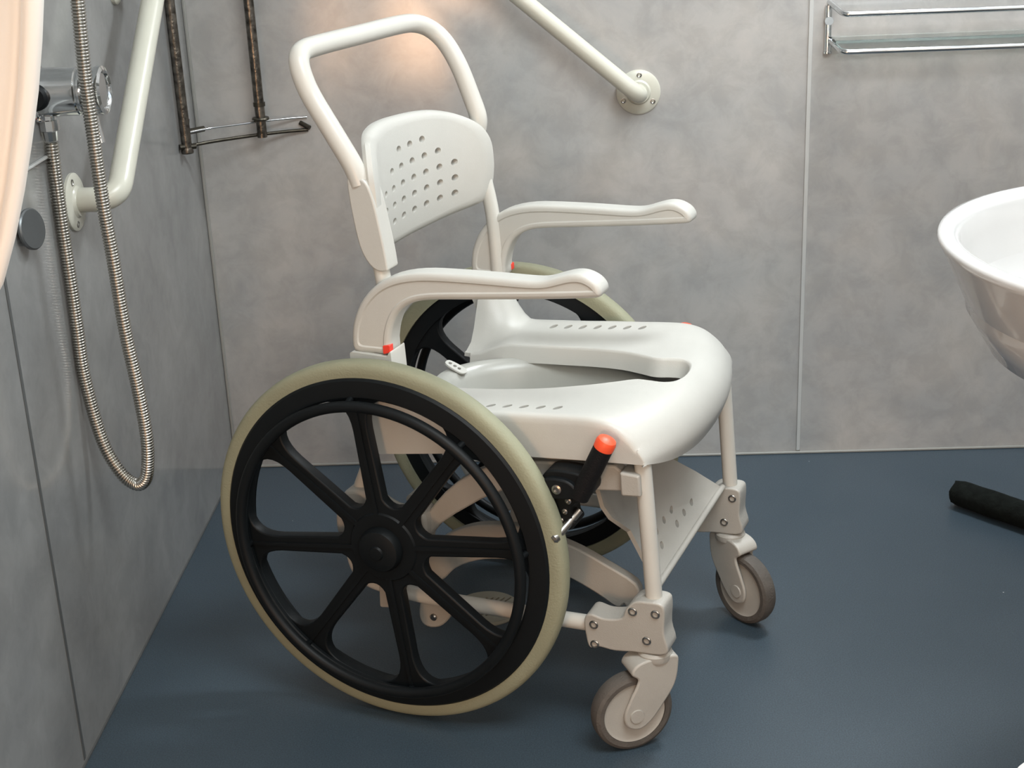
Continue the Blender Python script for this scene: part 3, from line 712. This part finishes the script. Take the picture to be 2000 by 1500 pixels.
# even re-spacing
L = [0]
for a, b in zip(path, path[1:]): L.append(L[-1]+(b-a).length)
pitch = .0046; nr = int(L[-1]/pitch*4); even = []; j = 0
for i in range(nr+1):
    d = L[-1]*i/nr
    while j < len(L)-2 and L[j+1] < d: j += 1
    t = (d-L[j])/max(1e-9, L[j+1]-L[j]); even.append(path[j].lerp(path[j+1], t))
rad = [.0105*(1, .95, .78, .95)[i % 4] for i in range(len(even))]
bm = bmesh.new(); tube(bm, even, rad, 14)
hs = obj('shower_hose', bm, 'hose', angle=80); tag(hs, 'ribbed metal shower hose hanging in a long loop down the left wall', 'shower hose')

kb = empty('wall_hook', (0, -1.06, .838)); tag(kb, 'dark grey metal disc on a short stem on the left wall below the mixer', 'hook')
bm = bmesh.new(); tube(bm, [(0, 0, -.012), (.012, .0, -.012)], .008, 16); tube(bm, [(-.0, 0, -.020), (.014, 0, -.020)], .004, 10); obj('stem', bm, 'chrome', kb)
bm = bmesh.new(); lathe(bm, [(0, 0), (.028, 0), (.030, .002), (.030, .005), (.028, .007), (0, .007)], (.011, 0, 0), (1, -.25, .12), 48); obj('disc', bm, 'disc', kb)
# thin pale strip on the left wall behind the mixer
bm = bmesh.new(); box(bm, (.0, -1.10, .913), (.006, -.885, .917)); ws = obj('pale_strip', bm, 'trim'); tag(bevel(ws, .001), 'thin pale strip on the left wall between curtain and hose', 'ledge')

# ------------------------------------------------------------ corner caddy
cdy = empty('corner_caddy', (.06, -.06, .775)); tag(cdy, 'tarnished chrome corner shelf rack with two poles in the shower corner', 'shelf rack')
LC = Vector((.06, -.06, .775))
def cp(x, y, z): return Vector((x, y, z))-LC
bm = bmesh.new(); tube(bm, [cp(.014, -.150, .772), cp(.012, -.150, 1.5)], .0105, 16); lathe(bm, [(0, 0), (.012, 0), (.013, .004), (.011, .012), (0, .012)], cp(.014, -.150, .762), (0, 0, 1), 20); p1 = obj('pole', bm, 'rust', cdy)
bm = bmesh.new(); tube(bm, [cp(.148, -.045, .770), cp(.147, -.050, 1.5)], .0105, 16); p2 = obj('pole', bm, 'rust', cdy)
bm = bmesh.new(); lathe(bm, [(0, 0), (.017, 0), (.0185, .003), (.017, .006), (0, .006)], cp(.148, -.045, .806), (0, 0, 1), 28); obj('collar', bm, 'bronze', cdy)
bm = bmesh.new(); lathe(bm, [(0, 0), (.0125, 0), (.0125, .008), (0, .008)], cp(.148, -.045, .835), (0, 0, 1), 20); obj('collar', bm, 'bronze', cdy)
for z, nm, mt, r in ((.802, 'shelf_rail', 'chrome', .0022), (.775, 'shelf_rail', 'bronze', .0036)):
    P = [cp(.008, -.150, z), cp(.05, -.105 if z < .79 else -.10, z), cp(.10, -.068, z), cp(.148, -.038, z), cp(.20, -.014, z), cp(.238, -.004, z)]
    bm = bmesh.new(); tube(bm, catmull(P, 8), r, 10); obj(nm, bm, mt, cdy, 80)
bm = bmesh.new(); tube(bm, [cp(-.0+.002, -.162, .777), cp(.030, -.142, .775)], .006, 10); tube(bm, [cp(.016, -.128, .802), cp(.040, -.10, .802)], .006, 10); tube(bm, [cp(.014, -.150, .77), cp(.020, -.140, .83)], .0035, 8)
obj('clip', bm, 'bronze', cdy); bm = bmesh.new(); tube(bm, [cp(.222, -.001, .790), cp(.243, -.010, .780)], .005, 10); obj('clip', bm, 'bronze', cdy)

# ------------------------------------------------------------ glass shelf with chrome rails on the back wall
gs = empty('glass_shelf', (1.33, 0, .925)); tag(gs, 'glass wall shelf with two chrome guard rails on the back wall above the basin', 'shelf')
bm = bmesh.new(); tube(bm, [(-.006, -.006, -.028), (-.006, -.006, .066)], .007, 14)
lathe(bm, [(0, 0), (.0085, 0), (.0085, .012), (0, .012)], (-.006, -.004, .036), (0, -1, 0), 20); lathe(bm, [(0, 0), (.009, 0), (.009, .004), (0, .004)], (-.006, -.006, -.030), (0, 0, 1), 20)
obj('bracket', bm, 'chrome', gs)
for z0 in (.072, -.002):
    P = fillet([(-.004, 0, z0), (.012, -.076, z0-.017), (.62, -.076, z0-.017), (.64, 0, z0)], .02, 8)
    bm = bmesh.new(); tube(bm, P, .0058, 14); obj('guard_rail', bm, 'chrome', gs)
bm = bmesh.new(); box(bm, (-.001, -.068, -.003), (.615, -.001, .003)); bevel(obj('glass_panel', bm, 'glass', gs), .001)

# ------------------------------------------------------------ basin on the right
bs = empty('wash_basin', (1.63, -1.18, .80)); tag(bs, 'white ceramic wash basin with a thick rounded rim at the right edge', 'wash basin')
bm = bmesh.new(); NS = 96
def E(f, g, z, k):
    t = 2*PI*k/NS; return Vector((min(.35*f*math.cos(t)*(1), .345), .37*g*math.sin(t), z))
prof = [(.02, -.25), (.30, -.245), (.47, -.220), (.64, -.185), (.78, -.140), (.885, -.085), (.945, -.040), (.985, -.012), (1.0, -.002), (.992, .003), (.97, .005), (.945, .004), (.925, .001), (.912, -.008), (.902, -.04), (.875, -.10), (.78, -.155), (.5, -.18), (.2, -.188), (.06, -.19)]
rings = [[bm.verts.new(E(f, f, z, k)) for k in range(NS)] for f, z in prof]
for A_, B_ in zip(rings, rings[1:]):
    for k in range(NS): bm.faces.new((A_[k], A_[(k+1) % NS], B_[(k+1) % NS], B_[k]))
bm.faces.new(rings[0]); bm.faces.new(rings[-1])
obj('bowl', bm, 'ceramic', bs, 60)
bm = bmesh.new(); box(bm, (.06, -.16, -.20), (.348, .16, -.03)); bevel(obj('wall_mount', bm, 'ceramic', bs), .03, 4)
bm = bmesh.new(); lathe(bm, [(0, -.191), (.022, -.191), (.022, -.186), (.016, -.1845), (0, -.185)], (0, 0, 0), (0, 0, 1), 28); obj('drain_ring', bm, 'chrome', bs)
# toilet bowl whose rim just enters the lower right corner
tl = empty('toilet', (1.365, -1.953, 0)); tag(tl, 'white toilet whose rim just enters the lower right corner', 'toilet')
bm = bmesh.new(); prof = [(.55, 0), (.50, .05), (.52, .18), (.78, .32), (.96, .37), (1.0, .385), (.99, .398), (.94, .402), (.80, .400), (.74, .385), (.66, .30), (.35, .20), (.05, .19)]
rings = [[bm.verts.new((.20*f*math.cos(2*PI*k/64), .25*f*math.sin(2*PI*k/64), z)) for k in range(64)] for f, z in prof]
for A_, B_ in zip(rings, rings[1:]):
    for k in range(64): bm.faces.new((A_[k], A_[(k+1) % 64], B_[(k+1) % 64], B_[k]))
bm.faces.new(rings[0]); bm.faces.new(rings[-1]); obj('bowl', bm, 'ceramic', tl, 60)

# ------------------------------------------------------------ floor things
dr = empty('floor_drain', (.611, -.689, 0)); tag(dr, 'round grey slotted floor drain under the wheelchair', 'drain')
bm = bmesh.new(); lathe(bm, [(0, 0), (.064, 0), (.064, .002), (.060, .005), (0, .006)], (0, 0, 0), (0, 0, 1), 56); cv_ = obj('cover', bm, 'drain', dr)
bmc = bmesh.new()
for rowy in (-.026, .026):
    for k in range(-3, 4):
        Mx = Matrix.Translation((k*.011+.006, rowy, 0)) @ Matrix.Rotation(math.radians(-35), 4, 'Z')
        box(bmc, (-.0018, -.010, .002), (.0018, .010, .02), Mx)
cut(cv_, bmc)
d = Vector((.099, -.111, 0)).normalized(); p0 = Vector((1.572, -.291, .029)); n_ = Vector((-d.y, d.x, 0))
bm = bmesh.new(); pts = [p0+d*(.5*i/40) for i in range(41)]
rr = [.0275+random.uniform(-.0006, .0006) for _ in pts]; rr[0] = .024
tube(bm, pts, rr, 20)
for v in bm.verts:
    if (v.co-p0).dot(d) < .003: v.co -= d*random.uniform(0, .008)
fm = obj('foam_tube', bm, 'foam'); 
for v in fm.data.vertices: v.co -= p0
fm.location = p0; tag(fm, 'black foam tube with a torn end lying on the navy floor', 'foam tube')

# ------------------------------------------------------------ shower curtain at the left edge
bm = bmesh.new(); NZ, NX = 60, 60; g = []
edge = [(.0, .10), (.5, .12), (.80, .16), (.90, .22), (.97, .305), (1.027, .347), (1.036, .353), (1.087, .373), (1.164, .397), (1.237, .414), (1.6, .45), (2.3, .50)]
for i in range(NZ+1):
    z = .10+(2.25-.10)*i/NZ; xe = interp(edge, z); row = []
    for j in range(NX+1):
        t = j/NX; x = .05+(xe-.05)*t
        y = -2.0+.020*math.sin(t*24+.6*math.sin(z*2))+.012*math.sin(t*61+z)+.004*math.sin(t*110)
        row.append(bm.verts.new((x, y, z)))
    g.append(row)
for i in range(NZ):
    for j in range(NX): bm.faces.new((g[i][j], g[i][j+1], g[i+1][j+1], g[i+1][j]))
ct = obj('shower_curtain', bm, 'cloth', angle=180); tag(ct, 'white shower curtain hanging at the left edge in front of the mixer', 'shower curtain')
md = ct.modifiers.new('s', 'SOLIDIFY'); md.thickness = .0012
rl = bmesh.new(); tube(rl, [(0, -2.0, 2.27), (RX, -2.0, 2.27)], .011, 12); o = obj('curtain_rail', rl, 'bar'); tag(o, 'horizontal curtain rail above the picture between the side walls', 'curtain rail')
